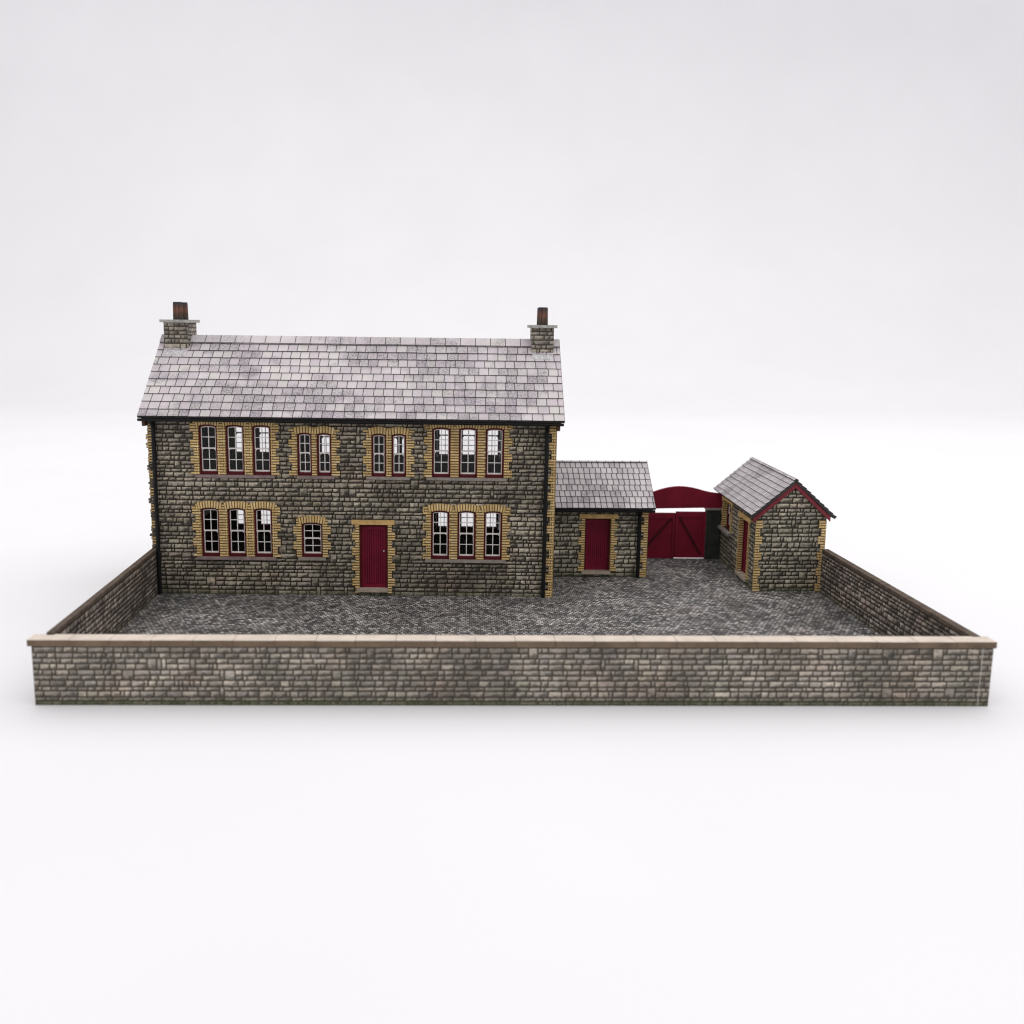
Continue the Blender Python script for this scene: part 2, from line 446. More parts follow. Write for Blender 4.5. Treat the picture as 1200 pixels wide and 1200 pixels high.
_wcache = {}
def window_meshes(w, h, rise):
    key = (round(w, 4), round(h, 4))
    if key in _wcache: return _wcache[key]
    fs, fb, ft = .0074, .0120, .0062
    b = B(1); y0, y1 = .008, .024; x = w / 2; spr = h - rise
    bar(b, -x, -x + fs, 0, spr, y0, y1, M_FRED); bar(b, x - fs, x, 0, spr, y0, y1, M_FRED)
    bar(b, -x + fs, x - fs, 0, fb, y0 - .003, y1, M_FRED)
    arc_strip(b, w, h, rise, -x, x, ft + .002, y0 + .0005, y1, M_FRED)
    fr = b
    s = B(2); xi = x - fs + .001; zb = fb - .001; zt = h - ft - .001; mid = zb + (h - rise * .4 - zb) * .5; st = .0044; g = .0031
    def half(z0, z1, y0, y1, top):
        hi = z1 - rise * (2 * xi / w) ** 2 if top else z1
        bar(s, -xi, -xi + st, z0, hi, y0, y1, M_WHITE); bar(s, xi - st, xi, z0, hi, y0, y1, M_WHITE)
        bar(s, -g / 2, g / 2, z0, z1 - .001, y0 + .001, y1 - .0005, M_WHITE)
        m = (z0 + z1) / 2
        bar(s, -xi + st, -g / 2, m - g / 2, m + g / 2, y0 + .0015, y1 - .001, M_WHITE)
        bar(s, g / 2, xi - st, m - g / 2, m + g / 2, y0 + .0015, y1 - .001, M_WHITE)
        if top: arc_strip(s, w, z1, rise, -xi, xi, .0045, y0 + .0003, y1, M_WHITE)
        else: bar(s, -xi + st, xi - st, z0, z0 + .0072, y0 + .0003, y1, M_WHITE)
    half(mid, zt, .0125, .018, True)
    half(zb, mid + .002, .0165, .022, False)
    bar(s, -xi + .0002, xi - .0002, mid - .0026, mid + .0026, .0118, .0223, M_WHITE)
    for sg in (-1, 1):      # sash horns
        p = [(sg * (xi - st), mid - .003), (sg * (xi - st - .006), mid - .003), (sg * (xi - st), mid - .010)]
        if sg > 0: p = p[::-1]
        s.poly([(a, .013, z) for a, z in p[::-1]], M_WHITE); s.poly([(a, .017, z) for a, z in p], M_WHITE)
    gl = B(3)
    n = 8; top = [(-xi + 2 * xi * k / n) for k in range(n + 1)]
    gl.poly([(-xi, .0155, mid), (xi, .0155, mid)] + [(a, .0155, zt - rise * (2 * a / w) ** 2) for a in top[::-1]], M_GLASS)
    gl.poly([(-xi, .0195, zb), (xi, .0195, zb), (xi, .0195, mid), (-xi, .0195, mid)], M_GLASS)
    _wcache[key] = [fr, s, gl]
    return _wcache[key]

_wobj = {}
def window(parent, x, z, w, h, rise, y=0.0, rz=0.0, loc=None):
    key = (round(w, 4), round(h, 4))
    loc = loc or (x, y, z)
    if key not in _wobj:
        fr, s, gl = window_meshes(w, h, rise)
        o = fr.build('window', parent); c1 = s.build('sash', o); c2 = gl.build('glass_pane', o)
        _wobj[key] = (o, c1, c2)
    else:
        src = _wobj[key]
        o = src[0].copy(); COL.objects.link(o); o.parent = parent
        for c in src[1:]:
            d = c.copy(); COL.objects.link(d); d.parent = o
    o.location = loc; o.rotation_euler = (0, 0, rz)
    return o

def slab(b, F, u0, u1, v0, v1, d0, d1, m):
    p = [F(u0, v0, d1), F(u1, v0, d1), F(u1, v1, d1), F(u0, v1, d1), F(u0, v0, d0), F(u1, v0, d0), F(u1, v1, d0), F(u0, v1, d0)]
    b.hexa(p, m)

def quoin(F, L, H, seed, side, wide=0.034, narrow=0.020, z0=0.0, jag=0.0, greys=0, d1=.004):
    """toothed brick corner; side=+1 hugs u=L, -1 hugs u=0"""
    b = B(seed); z = z0; i = 0
    while z < H - .004:
        c = min(z + .0115, H); grp = (i // 3) % 2; w = wide if grp == 0 else narrow
        j = b.rng.uniform(0, jag) if jag else 0
        if side > 0: u0, u1 = L - w, L
        else: u0, u1 = -j, w
        m = M_BRICK
        if greys and grp == 1 and greys[0] < z < greys[1]: m = M_STONE
        brick_run(b, F, u0, u1, z + (.0030 if jag else 0), c, -.003 if not jag else -.02, d1, (i % 2) * .5, m)
        z = c; i += 1
    return b

def plank_door(F, u0, u1, z0, z1, seed, dep, boards=8):
    """frame and vertical boards"""
    b = B(seed); fw = .011; y = -dep
    slab(b, F, u0, u0 + fw, z0, z1, y - .012, y + .004, M_FRED); slab(b, F, u1 - fw, u1, z0, z1, y - .012, y + .004, M_FRED)
    slab(b, F, u0 + fw, u1 - fw, z1 - fw * 1.1, z1, y - .012, y + .004, M_FRED)
    a0, a1 = u0 + fw, u1 - fw; top = z1 - fw * 1.1
    slab(b, F, a0, a1, z0, top, y - .012, y - .003, M_FRED)
    rl = .013
    slab(b, F, a0, a0 + .009, z0, top, y - .003, y + .001, M_RED); slab(b, F, a1 - .009, a1, z0, top, y - .003, y + .001, M_RED)
    slab(b, F, a0 + .009, a1 - .009, top - rl, top, y - .003, y + .001, M_RED)
    slab(b, F, a0 + .009, a1 - .009, z0, z0 + rl * 1.2, y - .003, y + .001, M_RED)
    c0, c1 = a0 + .0105, a1 - .0105; w = (c1 - c0) / boards
    for k in range(boards):
        slab(b, F, c0 + k * w + .0012, c0 + (k + 1) * w - .0012, z0 + rl * 1.2 + .001, top - rl - .001, y - .003, y + .0008, M_RED)
    return b

def roof_slope(b, E, U, S, L, SL, rows, sw, m, edge=M_DARK, th=0.008, lift=.0055, ridge=0.0):
    """overlapping courses of slates on a slope from the eave point E, along U, up S"""
    F = Fr(E, U, S)
    slab(b, F, 0, L, 0, SL, -th, 0.0, edge)
    c = SL / rows
    for k in range(rows):
        v0 = k * c - (.004 if k else 0); v1 = (k + 1) * c; wob = b.rng.uniform(-.0006, .0006)
        d0 = lift + wob; d1 = .0015
        x = -b.rng.random() * sw if k % 2 else -sw * .5 * b.rng.random()
        while x < L - 1e-5:
            ww = sw * b.rng.uniform(.9, 1.1); a = max(0, x); e = min(L, x + ww)
            if L - e < sw * .25: e = L; ww = L - x
            jit = b.rng.uniform(-.0007, .0007)
            b.poly([F(a, v0 + jit, d0), F(e, v0 + jit, d0), F(e, v1, d1), F(a, v1, d1)], m,
                   [(a - x, .004), (e - x, .004), (e - x, c + .008), (a - x, c + .008)], (ww, c + .02))
            b.poly([F(a, v0 + jit, 0), F(e, v0 + jit, 0), F(e, v0 + jit, d0), F(a, v0 + jit, d0)], edge)
            x += ww
        for u in (0, L):
            q = [F(u, v0, 0), F(u, v1, 0), F(u, v1, d1), F(u, v0, d0)]
            b.poly(q if u == 0 else q[::-1], edge)
    if ridge:
        x = 0; sg = sw * 1.55
        while x < L - 1e-5:
            e = min(L, x + sg)
            if L - e < sg * .3: e = L
            b.poly([F(x, SL - ridge, lift + .003), F(e, SL - ridge, lift + .003), F(e, SL + .0035, lift + .001), F(x, SL + .0035, lift + .001)], m,
                   [(0, .004), (e - x, .004), (e - x, ridge + .01), (0, ridge + .01)], (e - x, ridge + .03))
            b.poly([F(x, SL - ridge, 0), F(e, SL - ridge, 0), F(e, SL - ridge, lift + .003), F(x, SL - ridge, lift + .003)], edge)
            x = e
        for u in (0, L):
            q = [F(u, SL - ridge, 0), F(u, SL, 0), F(u, SL + .0035, lift + .001), F(u, SL - ridge, lift + .003)]
            b.poly(q if u == 0 else q[::-1], edge)

def gutter(b, x0, x1, y, z, r, m=M_BLACK):
    n = 8
    prof = [(y - r * math.cos(math.pi * k / n), z - r * math.sin(math.pi * k / n)) for k in range(n + 1)]
    prof = [(y - r, z + .004)] + prof + [(y + r, z + .004)]
    N_ = len(prof)
    for k in range(N_):
        p, q = prof[k], prof[(k + 1) % N_]
        b.poly([(x0, *p), (x0, *q), (x1, *q), (x1, *p)], m)
    b.poly([(x0, *p) for p in prof[::-1]], m); b.poly([(x1, *p) for p in prof], m)

def thing(name, label, cat, loc, rot=(0, 0, 0), group=None):
    o = bpy.data.objects.new(name, None); o.empty_display_size = .05
    COL.objects.link(o); o.location = loc; o.rotation_euler = rot
    o['label'] = label; o['category'] = cat; o['kind'] = 'thing'
    if group: o['group'] = group
    return o

YZ = 0.02       # top of the cobbled card

# ================================================================== HOUSE
HL, HD, HH = 1.643, 0.64, 0.762
X0 = -0.016
house = thing('house', 'two storey grey stone house with lilac slate roof and two chimneys', 'house',
              (-1.2957, 4.1575, YZ + .0015), (0, math.radians(0.25), math.radians(-0.15)))
FF = Fr((0, 0, 0), (1, 0, 0)); FB = Fr((HL, HD, 0), (-1, 0, 0))
FRt = Fr((HL, 0, 0), (0, 1, 0)); FLf = Fr((X0, HD, 0), (0, -1, 0))

UL = [.2245, .3340, .4430]; UR = [1.1765, 1.2860, 1.3950]
LLc = [.2225, .3325, .4420]; LR = [1.1740, 1.2835, 1.3930]
P1 = [.6180, .6985]; P2 = [.9212, 1.0030]; SM = [.6440]
TW, PW, SW = .0755, .0600, .0870
RISE = .0062
groups = [  # centres, width, bottom, crown, phase, sill x0, sill x1, sill material
    (UL, TW, .5057, .7110, 2, .171, .4965, M_SILL), (UR, TW, .5057, .7110, 0, 1.116, 1.446, M_SILL2),
    (P1, PW, .5057, .6825, 1, .586, .741, M_SILL), (P2, PW, .5057, .6825, 1, .870, 1.050, M_SILL2),
    (LLc, TW, .1616, .3677, 2, .164, .4945, M_SILL), (LR, TW, .1616, .3677, 1, 1.114, 1.448, M_SILL2),
    (SM, SW, .1637, .3105, 3, .587, .700, M_SILL2)]
DOOR = (.839, .9575, .0335, .3046)

def hole(xs, w, z0, zc, pad=.012):
    return (xs[0] - w / 2 - pad, z0, xs[-1] + w / 2 + pad, zc + .008)

w = B(11)
front_holes = [hole(*g[:4]) for g in groups] + [(DOOR[0] - .012, DOOR[2] - .01, DOOR[1] + .012, DOOR[3] + .008)]
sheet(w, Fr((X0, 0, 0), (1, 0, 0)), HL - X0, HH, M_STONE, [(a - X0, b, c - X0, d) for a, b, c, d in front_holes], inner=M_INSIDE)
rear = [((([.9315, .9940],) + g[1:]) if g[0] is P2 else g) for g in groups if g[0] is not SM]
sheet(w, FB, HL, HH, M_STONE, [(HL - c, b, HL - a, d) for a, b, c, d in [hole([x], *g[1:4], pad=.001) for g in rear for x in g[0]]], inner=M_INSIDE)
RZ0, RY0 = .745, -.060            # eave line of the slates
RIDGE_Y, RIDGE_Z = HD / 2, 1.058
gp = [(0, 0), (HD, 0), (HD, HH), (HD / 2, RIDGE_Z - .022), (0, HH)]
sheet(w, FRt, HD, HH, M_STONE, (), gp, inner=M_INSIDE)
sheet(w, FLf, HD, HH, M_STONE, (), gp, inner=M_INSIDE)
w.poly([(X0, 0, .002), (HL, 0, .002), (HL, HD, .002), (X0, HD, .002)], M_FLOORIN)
w.build('wall', house)

for i, (xs, ww, z0, zc, ph, s0, s1, sm) in enumerate(groups):
    o = surround(FF, xs, ww, z0, zc, RISE, 100 + i, phase=ph).build('window_surround', house)
    b = B(150 + i)
    b.box(s0, s1, -.012, .008, z0 - .0115, z0 - .0002, sm)
    b.build('sill', o)
    for x in xs:
        window(house, x, z0, ww, zc - z0, RISE)
for xs, ww, z0, zc, *_ in rear:
    for x in xs:
        window(house, x, z0, ww, zc - z0, RISE, rz=math.pi, loc=(x, HD, z0))

# front door
d0, d1_, dz0, dz1 = DOOR
for k in (0, 1):
    surround(FF, [(d0 + d1_) / 2], d1_ - d0, dz0 - .022, dz1, 0, 131 + 300 * k, arch=False, depth=.03, phase=3, wide=.0305, narrow=.017, only=k).build('door_jamb', house)
ds = house
b = B(132); b.box(d0 - .031, d1_ + .028, -.0058, .02, dz1 + .0002, dz1 + .0195, M_LINTEL); b.build('lintel', ds)
b = B(133); b.box(d0 - .012, d1_ + .001, -.016, .026, dz0 - .0135, dz0 - .0003, M_STEP); b.build('step', ds)
dr = plank_door(FF, d0 + .0005, d1_ - .0005, dz0, dz1, 134, .016).build('door', house)
b = B(135); b.tube((d1_ - .017, .014, dz0 + .158), (d1_ - .017, .006, dz0 + .158), .0032, M_METAL, 10); b.build('door_handle', dr)

# brick corners
quoin(Fr((0, 0, 0), (1, 0, 0)), HL, .735, 141, 1, .036, .017, d1=.005).build('quoin', house)
quoin(Fr((X0, 0, 0), (1, 0, 0)), HL, .735, 142, -1, .018, .012, jag=.013, greys=(.16, .55), d1=.003).build('quoin', house)
quoin(FRt, HD, .735, 143, -1).build('quoin', house)
quoin(FLf, HD, .735, 144, 1).build('quoin', house)

# roof
R = B(15)
RX0, RX1 = -.040, 1.672
sl = math.hypot(RIDGE_Y - RY0, RIDGE_Z - RZ0)
roof_slope(R, (RX0, RY0, RZ0), (1, 0, 0), (0, RIDGE_Y - RY0, RIDGE_Z - RZ0), RX1 - RX0, sl, 11, .0415, M_SLATE, ridge=sl / 11 + .001)
roof_slope(R, (RX1, HD - RY0, RZ0), (-1, 0, 0), (0, -(RIDGE_Y - RY0), RIDGE_Z - RZ0), RX1 - RX0, sl, 11, .0415, M_SLATE, ridge=sl / 11 + .001)
roof = R.build('roof', house)
b = B(16); gutter(b, RX0 + .002, RX1 - .004, RY0 - .001, RZ0 - .0115, .0068)
b.box(RX0 + .012, RX1 - .012, RY0 + .010, -.006, RZ0 - .0165, RZ0 - .007, M_BLACK)
b.build('gutter', house)
for x, zt in ((.007, .735), (1.606, .735)):
    b = B(17); b.tube((x, -.013, .0), (x, -.013, zt), .0082, M_BLACK, 14)
    for z in (.12, .37, .62): b.tube((x, -.013, z), (x, -.013, z + .012), .0094, M_BLACK, 14)
    b.tube((x, -.013, .70), (x, RY0 + .005, .735), .0085, M_BLACK, 12)
    b.build('downpipe', house)
# barge boards and kneelers on both gables
nrm = V3((0, -(RIDGE_Z - RZ0), RIDGE_Y - RY0)).normalized()
for x0, x1 in ((X0 - .013, X0 - .001), (HL + .001, HL + .013)):
    b = B(18)
    for sg in (1, -1):
        ya, yb = (RY0 + .018, RIDGE_Y); za, zb = RZ0 - .006, RIDGE_Z - .022
        if sg < 0: ya, yb = HD - ya, HD - yb
        p = [(x0, ya, za - .022), (x1, ya, za - .022), (x1, ya, za), (x0, ya, za), (x0, yb, zb - .022), (x1, yb, zb - .022), (x1, yb, zb), (x0, yb, zb)]
        b.hexa(p, M_BROWN)
    b.box(x0, x1, -.040, -.004, RZ0 - .040, RZ0 - .016, M_BROWN)
    b.build('bargeboard', house)

# chimneys
def chimney(x0, x1, y0, y1, top, pots, seed):
    b = B(seed); zb = .94
    for F, L in ((Fr((x0, y0, zb), (1, 0, 0)), x1 - x0), (Fr((x1, y0, zb), (0, 1, 0)), y1 - y0),
                 (Fr((x1, y1, zb), (-1, 0, 0)), x1 - x0), (Fr((x0, y1, zb), (0, -1, 0)), y1 - y0)):
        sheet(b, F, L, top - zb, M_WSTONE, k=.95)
    st = b.build('chimney_stack', house)
    b = B(seed + 1); b.box(x0 - .013, x1 + .013, y0 - .013, y1 + .013, top, top + .012, M_CHCAP); b.build('chimney_cap', st)
    b = B(seed + 3); k = (RIDGE_Z - RZ0) / (RIDGE_Y - RY0); ya = y0 - .034
    za, zb2 = RZ0 + (ya - RY0) * k + .0075, RZ0 + (y0 - RY0) * k + .0075
    p = [(x0 + .002, ya, za), (x1 - .002, ya, za), (x1 - .002, y0 + .002, zb2), (x0 + .002, y0 + .002, zb2)]
    b.hexa(p + [(a, c, d - .004) for a, c, d in p], M_FLASH); b.build('flashing', st)
    for px, py in pots:
        b = B(seed + 2); h = .074; n = 16; r = .0205
        b.tube((0, 0, 0), (0, 0, .066), r * 1.04, M_POT, n, r * .98, False)
        b.tube((0, 0, .066), (0, 0, h), r * .98, M_POT, n, r * .92, False)
        b.tube((0, 0, h), (0, 0, h - .03), r * .76, M_BLACK, n, r * .76, False)
        for k in range(n):
            a0, a1 = 6.28319 * k / n, 6.28319 * (k + 1) / n
            b.poly([(r * .92 * math.cos(a0), r * .92 * math.sin(a0), h), (r * .92 * math.cos(a1), r * .92 * math.sin(a1), h),
                    (r * .76 * math.cos(a1), r * .76 * math.sin(a1), h), (r * .76 * math.cos(a0), r * .76 * math.sin(a0), h)], M_POT)
        b.poly([(r * .8 * math.cos(6.28319 * k / n), r * .8 * math.sin(6.28319 * k / n), h - .029) for k in range(n)], M_BLACK)
        b.build('chimney_pot', st, loc=(px, py, top + .012))
chimney(-.012, .091, .252, .388, 1.1165, [(.043, .282), (.043, .362)], 201)
chimney(1.550, 1.643, .252, .388, 1.1125, [(1.597, .282), (1.597, .362)], 211)

# ================================================================== LEAN-TO / SIDE OUTBUILDING
side = thing('outbuilding', 'low slate-roofed stone outbuilding with a red door, attached to the end of the house', 'outbuilding',
             (.353, 4.503, YZ), (0, 0, math.radians(1.0)))
SL_, SD, SH = .447, .392, .335
F2 = Fr((0, 0, 0), (1, 0, 0))
o0, o1, oz0, oz1 = .1665, .2835, .027, .2695
w = B(31)
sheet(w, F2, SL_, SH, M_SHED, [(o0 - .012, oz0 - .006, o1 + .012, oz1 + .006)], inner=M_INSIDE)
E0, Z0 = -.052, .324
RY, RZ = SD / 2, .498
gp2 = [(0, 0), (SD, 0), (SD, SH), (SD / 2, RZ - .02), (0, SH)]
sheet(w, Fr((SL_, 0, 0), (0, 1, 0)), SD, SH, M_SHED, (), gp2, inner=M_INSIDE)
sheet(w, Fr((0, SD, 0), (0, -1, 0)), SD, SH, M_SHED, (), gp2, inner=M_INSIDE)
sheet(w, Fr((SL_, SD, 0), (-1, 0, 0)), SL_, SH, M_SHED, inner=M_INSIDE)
w.build('wall', side)
R = B(32); sl = math.hypot(RY - E0, RZ - Z0)
roof_slope(R, (0, E0, Z0), (1, 0, 0), (0, RY - E0, RZ - Z0), .472, sl, 8, .0255, M_SLATE2, lift=.004, ridge=.007)
roof_slope(R, (.472, SD - E0, Z0), (-1, 0, 0), (0, -(RY - E0), RZ - Z0), .472, sl, 8, .0255, M_SLATE2, lift=.004, ridge=.007)
R.build('roof', side)
b = B(33); gutter(b, .001, .468, E0 - .001, Z0 - .0115, .0065); b.box(.002, .460, E0 + .008, -.004, Z0 - .017, Z0 - .008, M_BLACK); b.build('gutter', side)
b = B(34); b.tube((.409, -.012, 0), (.409, -.012, .31), .0082, M_BLACK, 14); b.tube((.409, -.012, .285), (.409, E0 + .004, .312), .008, M_BLACK, 12)
for z in (.08, .22): b.tube((.409, -.012, z), (.409, -.012, z + .011), .0094, M_BLACK, 14)
b.build('downpipe', side)
for k in (0, 1):
    surround(F2, [(o0 + o1) / 2], o1 - o0, oz0, oz1, 0, 35 + 300 * k, arch=False, depth=.034, phase=1, wide=.028, narrow=.016, only=k).build('door_jamb', side)
ds = side
b = B(36); b.box(o0 - .026, o1 + .03, -.0056, .02, oz1 + .0002, oz1 + .0195, M_LINTEL); b.build('lintel', ds)
b = B(37); b.box(o0 - .012, o1 + .002, -.014, .03, oz0 - .012, oz0 - .0003, M_STEP); b.build('step', ds)
dr = plank_door(F2, o0 + .0005, o1 - .0005, oz0, oz1, 38, .028, 8).build('door', side)
quoin(F2, SL_, .315, 39, 1, .032, .016, d1=.005).build('quoin', side)
quoin(Fr((SL_, 0, 0), (0, 1, 0)), SD, .315, 40, -1).build('quoin', side)
for x0, x1 in ((SL_ + .001, SL_ + .012),):
    b = B(41)
    for sg in (1, -1):
        ya, yb = E0 + .012, RY; za, zb = Z0 - .006, RZ - .018
        if sg < 0: ya, yb = SD - ya, SD - yb
        b.hexa([(x0, ya, za - .018), (x1, ya, za - .018), (x1, ya, za), (x0, ya, za), (x0, yb, zb - .018), (x1, yb, zb - .018), (x1, yb, zb), (x0, yb, zb)], M_BROWN)
    b.build('bargeboard', side)

# ================================================================== GABLED OUTHOUSE
out = thing('outhouse', 'small gabled stone outhouse with red bargeboards standing alone in the yard corner', 'outhouse',
            (1.2175, 4.2720, YZ), (0, 0, math.radians(2.4)))
SHEAR = 0.050
T = lambda x, y, z: (x + SHEAR * y, y, z)
OW, OD, OH = .304, .665, .330
AX, AZ = .158, .484           # ridge, top of the slates
w = B(51)
gp3 = [(0, 0), (OW, 0), (OW, OH), (AX - .002, AZ - .026), (0, OH)]
gp4 = [(0, 0), (OW, 0), (OW, OH), (OW - AX + .002, AZ - .026), (0, OH)]
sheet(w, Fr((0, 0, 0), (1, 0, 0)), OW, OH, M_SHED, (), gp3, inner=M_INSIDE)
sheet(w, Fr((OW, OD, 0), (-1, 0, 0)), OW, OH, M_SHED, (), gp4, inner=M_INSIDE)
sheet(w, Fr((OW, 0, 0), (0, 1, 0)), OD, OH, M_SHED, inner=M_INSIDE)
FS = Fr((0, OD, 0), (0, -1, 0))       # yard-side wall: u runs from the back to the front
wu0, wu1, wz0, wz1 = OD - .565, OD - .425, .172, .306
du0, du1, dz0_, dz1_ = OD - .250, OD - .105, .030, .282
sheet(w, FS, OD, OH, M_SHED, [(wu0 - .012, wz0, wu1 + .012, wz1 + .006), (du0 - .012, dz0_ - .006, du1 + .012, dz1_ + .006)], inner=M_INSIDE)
w.build('wall', out, T)
R = B(52)
for (E, U, S) in (((-.022, .705, .333), (0, -1, 0), (AX + .022, 0, AZ - .333)), ((.338, -.018, .325), (0, 1, 0), (AX - .338, 0, AZ - .325))):
    roof_slope(R, E, U, S, .723, math.hypot(S[0], S[2]), 9, .022, M_SLATE2, lift=.0058, ridge=.007)
R.build('roof', out, T)
b = B(53)
for xa, za, sg in ((-.014, .324, 1), (.316, .328, -1)):
    xb, zb = AX, AZ - .011
    p = [(xa, -.014, za - .021), (xb, -.014, zb - .021), (xb, -.014, zb), (xa, -.014, za), (xa, -.002, za - .021), (xb, -.002, zb - .021), (xb, -.002, zb), (xa, -.002, za)]
    if sg < 0: p = [p[i] for i in (1, 0, 3, 2, 5, 4, 7, 6)]
    b.hexa(p, M_BARGE)
b.build('bargeboard', out, T)
quoin(Fr((0, 0, 0), (1, 0, 0)), OW, .31, 54, -1, .030, .021).build('quoin', out, T)
quoin(Fr((0, 0, 0), (1, 0, 0)), OW, .31, 55, 1, .032, .020).build('quoin', out, T)
for k in (0, 1):
    surround(FS, [(du0 + du1) / 2], du1 - du0, dz0_, dz1_, 0, 57 + 300 * k, arch=False, depth=.022, phase=1, wide=.030, narrow=.018, only=k).build('door_jamb', out, T)
ds = ws = out
b = B(58); slab(b, FS, du0 - .03, du1 + .03, dz1_ + .0002, dz1_ + .02, -.02, .0056, M_LINTEL); b.build('lintel', ds, T)
b = B(59); slab(b, FS, du0 - .01, du1 + .01, dz0_ - .012, dz0_ - .0003, -.028, .012, M_STEP); b.build('step', ds, T)
plank_door(FS, du0 + .0005, du1 - .0005, dz0_, dz1_, 60, .019, 7).build('door', out, T)
for k in (0, 1):
    surround(FS, [(wu0 + wu1) / 2], wu1 - wu0, wz0, wz1 - .002, 0, 61 + 300 * k, arch=False, depth=.022, phase=1, only=k).build('window_jamb', out, T)
b = B(62); slab(b, FS, wu0 - .034, wu1 + .034, wz0 - .013, wz0 - .0003, -.01, .018, M_SILL2); b.build('sill', ws, T)
b = B(63); slab(b, FS, wu0 - .03, wu1 + .03, wz1 - .0018, wz1 + .011, -.02, .0056, M_LINTEL); b.build('lintel', ws, T)
yc = OD - (wu0 + wu1) / 2
window(out, 0, 0, wu1 - wu0 - .001, wz1 - wz0 - .003, .0005, rz=math.radians(-90) - math.atan(SHEAR), loc=(.008 + SHEAR * yc, yc, wz0 + .0005))
# ================================================================== YARD WALLS
def wall_thing(name, label, p0, p1, th, H, smat, cope, cope_h, cope_over, cope_side, seed, base_z, cope_front=None, cl=.121):
    """p0 -> p1 runs with its outward (camera or yard) face on the right-hand side"""
    p0 = V3(p0); p1 = V3(p1); d = (p1 - p0); L = d.length; ang = math.atan2(d.y, d.x)
    o = thing(name, label, 'wall', (p0.x, p0.y, base_z), (0, 0, ang))
    b = B(seed)
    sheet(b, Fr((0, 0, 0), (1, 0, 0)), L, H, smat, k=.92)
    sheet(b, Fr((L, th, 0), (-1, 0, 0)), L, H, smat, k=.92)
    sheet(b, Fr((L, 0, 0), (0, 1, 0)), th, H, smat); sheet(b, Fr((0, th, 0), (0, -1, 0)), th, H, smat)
    b.poly([(0, 0, H), (L, 0, H), (L, th, H), (0, th, H)], M_DARK)
    b.build('wall_body', o)
    b = B(seed + 1); x = -cope_over[0]; e = L + cope_over[1]
    while x < e - 1e-4:
        x1 = min(e, x + cl * b.rng.uniform(.97, 1.03))
        if e - x1 < .04: x1 = e
        j = b.rng.uniform(-.0007, .0007)
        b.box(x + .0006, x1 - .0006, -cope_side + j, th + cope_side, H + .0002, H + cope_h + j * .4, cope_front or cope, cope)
        x = x1
    b.build('coping', o)
    return o, L

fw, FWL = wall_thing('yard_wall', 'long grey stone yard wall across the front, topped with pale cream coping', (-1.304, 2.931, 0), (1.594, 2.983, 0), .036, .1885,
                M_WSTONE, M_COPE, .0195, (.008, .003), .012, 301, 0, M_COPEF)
b = B(305); slab(b, Fr((0, 0, 0), (1, 0, 0)), FWL - .0330, FWL - .0316, .002, .187, -.002, .0008, M_EDGE); b.build('card_seam', fw)
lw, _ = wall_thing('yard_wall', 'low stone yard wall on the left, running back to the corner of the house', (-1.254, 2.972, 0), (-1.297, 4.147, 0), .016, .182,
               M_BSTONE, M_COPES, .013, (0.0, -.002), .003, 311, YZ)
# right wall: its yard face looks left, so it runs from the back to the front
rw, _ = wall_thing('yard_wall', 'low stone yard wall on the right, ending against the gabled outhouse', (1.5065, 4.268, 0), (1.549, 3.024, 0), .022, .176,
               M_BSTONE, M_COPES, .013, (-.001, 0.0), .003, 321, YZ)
# left wall's yard face: p0->p1 has its right-hand side towards +x, which is the yard

# ================================================================== GATES
def gate(x0, x1, z0, z1, y, label, flip, seed):
    o = thing('gate', label, 'gate', (x0, y, z0), (0, 0, 0), 'pair of red yard gates')
    W = x1 - x0; H = z1 - z0
    b = B(seed); b.box(0, W, 0, .010, 0, H, M_GRED); b.build('panel', o)
    b = B(seed + 1); t = -.0055
    b.box(0, W, t, -.0002, H - .026, H - .0003, M_GRED); b.box(0, W, t, -.0002, .0003, .015, M_GRED)
    b.box(0.0002, .013, t - .0008, -.0002, .0152, H - .0262, M_GRED); b.box(W - .013, W - .0002, t - .0008, -.0002, .0152, H - .0262, M_GRED)
    b.build('rail', o)
    b = B(seed + 2); a, c = (.018, W - .020); zz0, zz1 = .017, H - .028; hw = .0075
    if flip: a, c = c, a
    p = [(a - hw, t + .0015, zz0), (a + hw, t + .0015, zz0), (c + hw, t + .0015, zz1), (c - hw, t + .0015, zz1)]
    b.hexa(p + [(q[0], -.0003, q[2]) for q in p], M_GDARK); b.build('brace', o)
    return o
gate(.8150, 1.0012, .0225, .2460, 4.892, 'red braced gate leaf next to the outbuilding, hung slightly lower', False, 401)
gate(1.0025, 1.1475, .0270, .2540, 4.884, 'red braced gate leaf next to the dark pier, hung slightly higher', True, 411)
pier = thing('gate_pier', 'dark square gate pier with a pale cap beside the gabled outhouse', 'pier', (1.1510, 4.876, YZ))
b = B(421); b.box(0, .078, 0, .045, 0, .245, M_PIER); b.build('pier_body', pier)
b = B(422); b.box(-.005, .0785, -.006, .051, .2452, .2540, M_CAPST); b.build('pier_cap', pier)
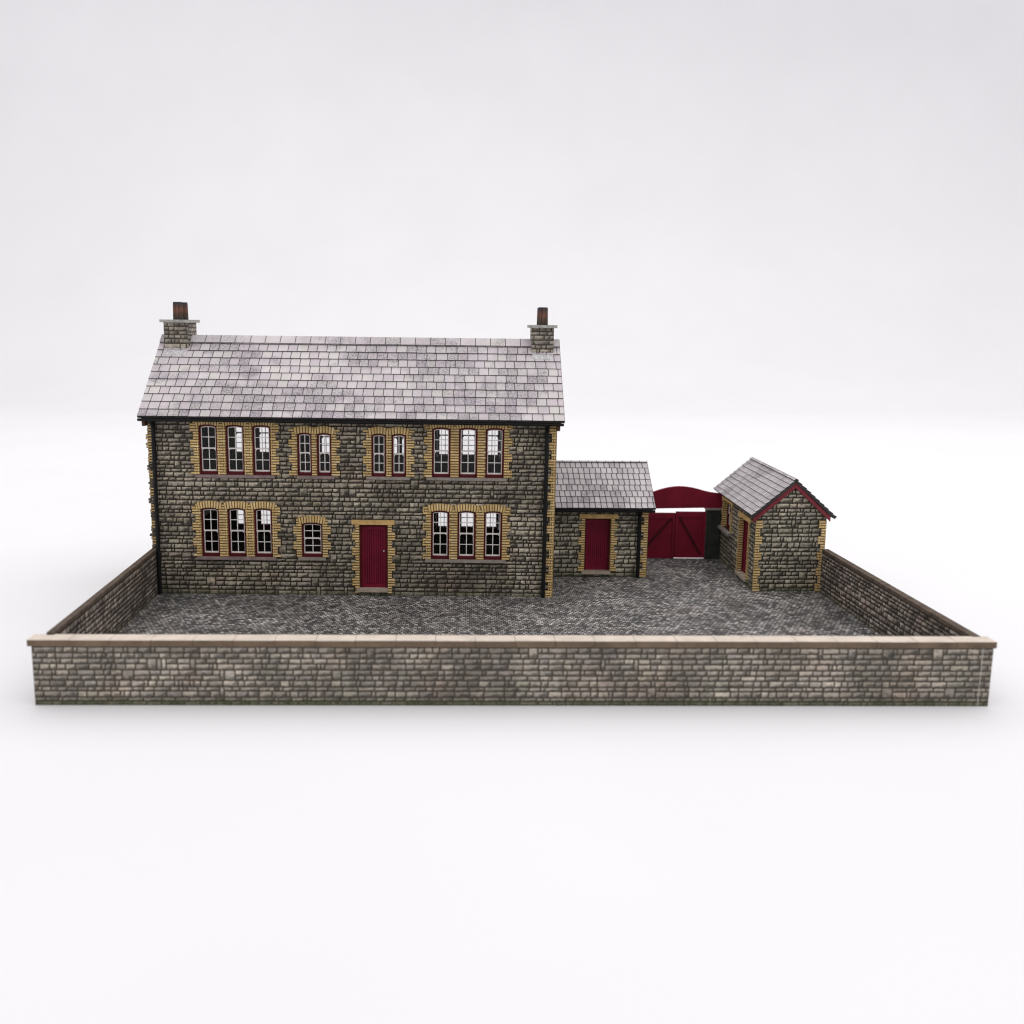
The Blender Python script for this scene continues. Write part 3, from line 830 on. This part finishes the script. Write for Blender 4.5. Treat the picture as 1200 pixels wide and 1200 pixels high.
# arched board spanning the gateway
arch = bpy.data.objects
b = B(431)
prof = [(.8005, .318), (.840, .330), (.879, .3463), (.928, .3635), (.960, .3715), (.989, .3762), (1.015, .3778), (1.040, .3768), (1.080, .3715), (1.108, .3645), (1.134, .3570),
        (1.165, .3500), (1.200, .3458), (1.2325, .3450)]
bot = [(.8005, .2665), (1.2325, .2765)]
def zb(x): return bot[0][1] + (x - bot[0][0]) / (bot[1][0] - bot[0][0]) * (bot[1][1] - bot[0][1])
ya, yb = 4.884, 4.900
for (xa, za), (xb, zb_) in zip(prof, prof[1:]):
    for s in range(3):
        p = xa + (xb - xa) * s / 3; q = xa + (xb - xa) * (s + 1) / 3; f = lambda x: za + (zb_ - za) * (x - xa) / (xb - xa)
        P = [(p, ya, zb(p)), (q, ya, zb(q)), (q, ya, f(q)), (p, ya, f(p))]
        b.hexa(P + [(a, yb, c) for a, _, c in P], M_GRED, skip=('l', 'r'))
ab = b.build('arched_board')
ab['label'] = 'red board with a curved top spanning the gateway above the gates'; ab['category'] = 'board'; ab['kind'] = 'thing'

# ================================================================== SETTING
b = B(501)
pts = [(-1.276, 2.966), (1.548, 3.016), (1.5355, 4.05), (1.525, 4.899), (-1.306, 4.899)]
pts = [(-1.300, 2.966), (1.575, 3.018), (1.545, 4.899), (-1.318, 4.899)]
b.poly([(x, y, YZ) for x, y in pts], M_COBBLE)
for i in range(4):
    p, q = pts[i], pts[(i + 1) % 4]
    b.poly([(*p, .001), (*q, .001), (*q, YZ), (*p, YZ)], M_EDGE)
yard = b.build('cobbled_yard'); yard['kind'] = 'structure'

b = B(502); prof = [(-9, 0)]; y0, Rr = 14.0, 5.4; n = 40
prof += [(y0 + Rr * math.sin(math.pi / 2 * k / n), Rr - Rr * math.cos(math.pi / 2 * k / n)) for k in range(n + 1)] + [(y0 + Rr, 12)]
me = bpy.data.meshes.new('backdrop')
vs = []; fs = []
for (y, z) in prof: vs += [(-34, y, z), (34, y, z)]
for k in range(len(prof) - 1): fs.append((2 * k, 2 * k + 1, 2 * k + 3, 2 * k + 2))
me.from_pydata(vs, [], fs); me.materials.append(M_BACK)
for p in me.polygons: p.use_smooth = True
bd = bpy.data.objects.new('backdrop', me); COL.objects.link(bd); bd['kind'] = 'structure'

# ================================================================== LIGHT
W = bpy.data.worlds.new('World'); sc.world = W; W.use_nodes = True
bg = W.node_tree.nodes['Background']; bg.inputs[0].default_value = (0.99, 0.98, 1.0, 1); bg.inputs[1].default_value = 0.95
def area(name, loc, target, sx, sy, power, col):
    l = bpy.data.lights.new(name, 'AREA'); l.shape = 'RECTANGLE'; l.size = sx; l.size_y = sy; l.energy = power; l.color = col
    o = bpy.data.objects.new(name, l); COL.objects.link(o); o.location = loc
    o.rotation_euler = (V3(target) - V3(loc)).to_track_quat('-Z', 'Y').to_euler()
    return o
area('overhead_softbox', (1.6, 7.5, 7.0), (0.8, 7.6, 0), 16.0, 19.0, 535, (1.0, 0.98, 0.96))

# ================================================================== CAMERA
f, px, py, hor = 1200., 550., 600., 380.
th = math.atan((py - hor) / f); roll = math.radians(.45)
fwv = V3((0, math.cos(th), -math.sin(th))); rt = V3((1, 0, 0)); up = rt.cross(fwv)
r2 = rt * math.cos(roll) + up * math.sin(roll); u2 = up * math.cos(roll) - rt * math.sin(roll)
cam = bpy.data.cameras.new('camera'); co = bpy.data.objects.new('camera', cam); COL.objects.link(co)
M = Matrix((r2, u2, -fwv)).transposed().to_4x4(); M.translation = V3((0, 0, 1.14)); co.matrix_world = M
cam.sensor_width = 36; cam.lens = f / 1200 * 36; cam.shift_x = (600 - px) / 1200
cam.clip_start = .05; cam.clip_end = 200
cam.dof.use_dof = True; cam.dof.focus_distance = 4.25; cam.dof.aperture_fstop = 1.45
sc.camera = co

vs_ = sc.view_settings
sc.display_settings.display_device = 'sRGB'
vs_.view_transform = 'Standard'; vs_.look = 'None'; vs_.exposure = 0; vs_.gamma = 1; vs_.use_curve_mapping = False
sc.render.engine = 'CYCLES'
sc.cycles.use_denoising = True
sc.cycles.max_bounces = 8
sc.cycles.filter_width = 1.2
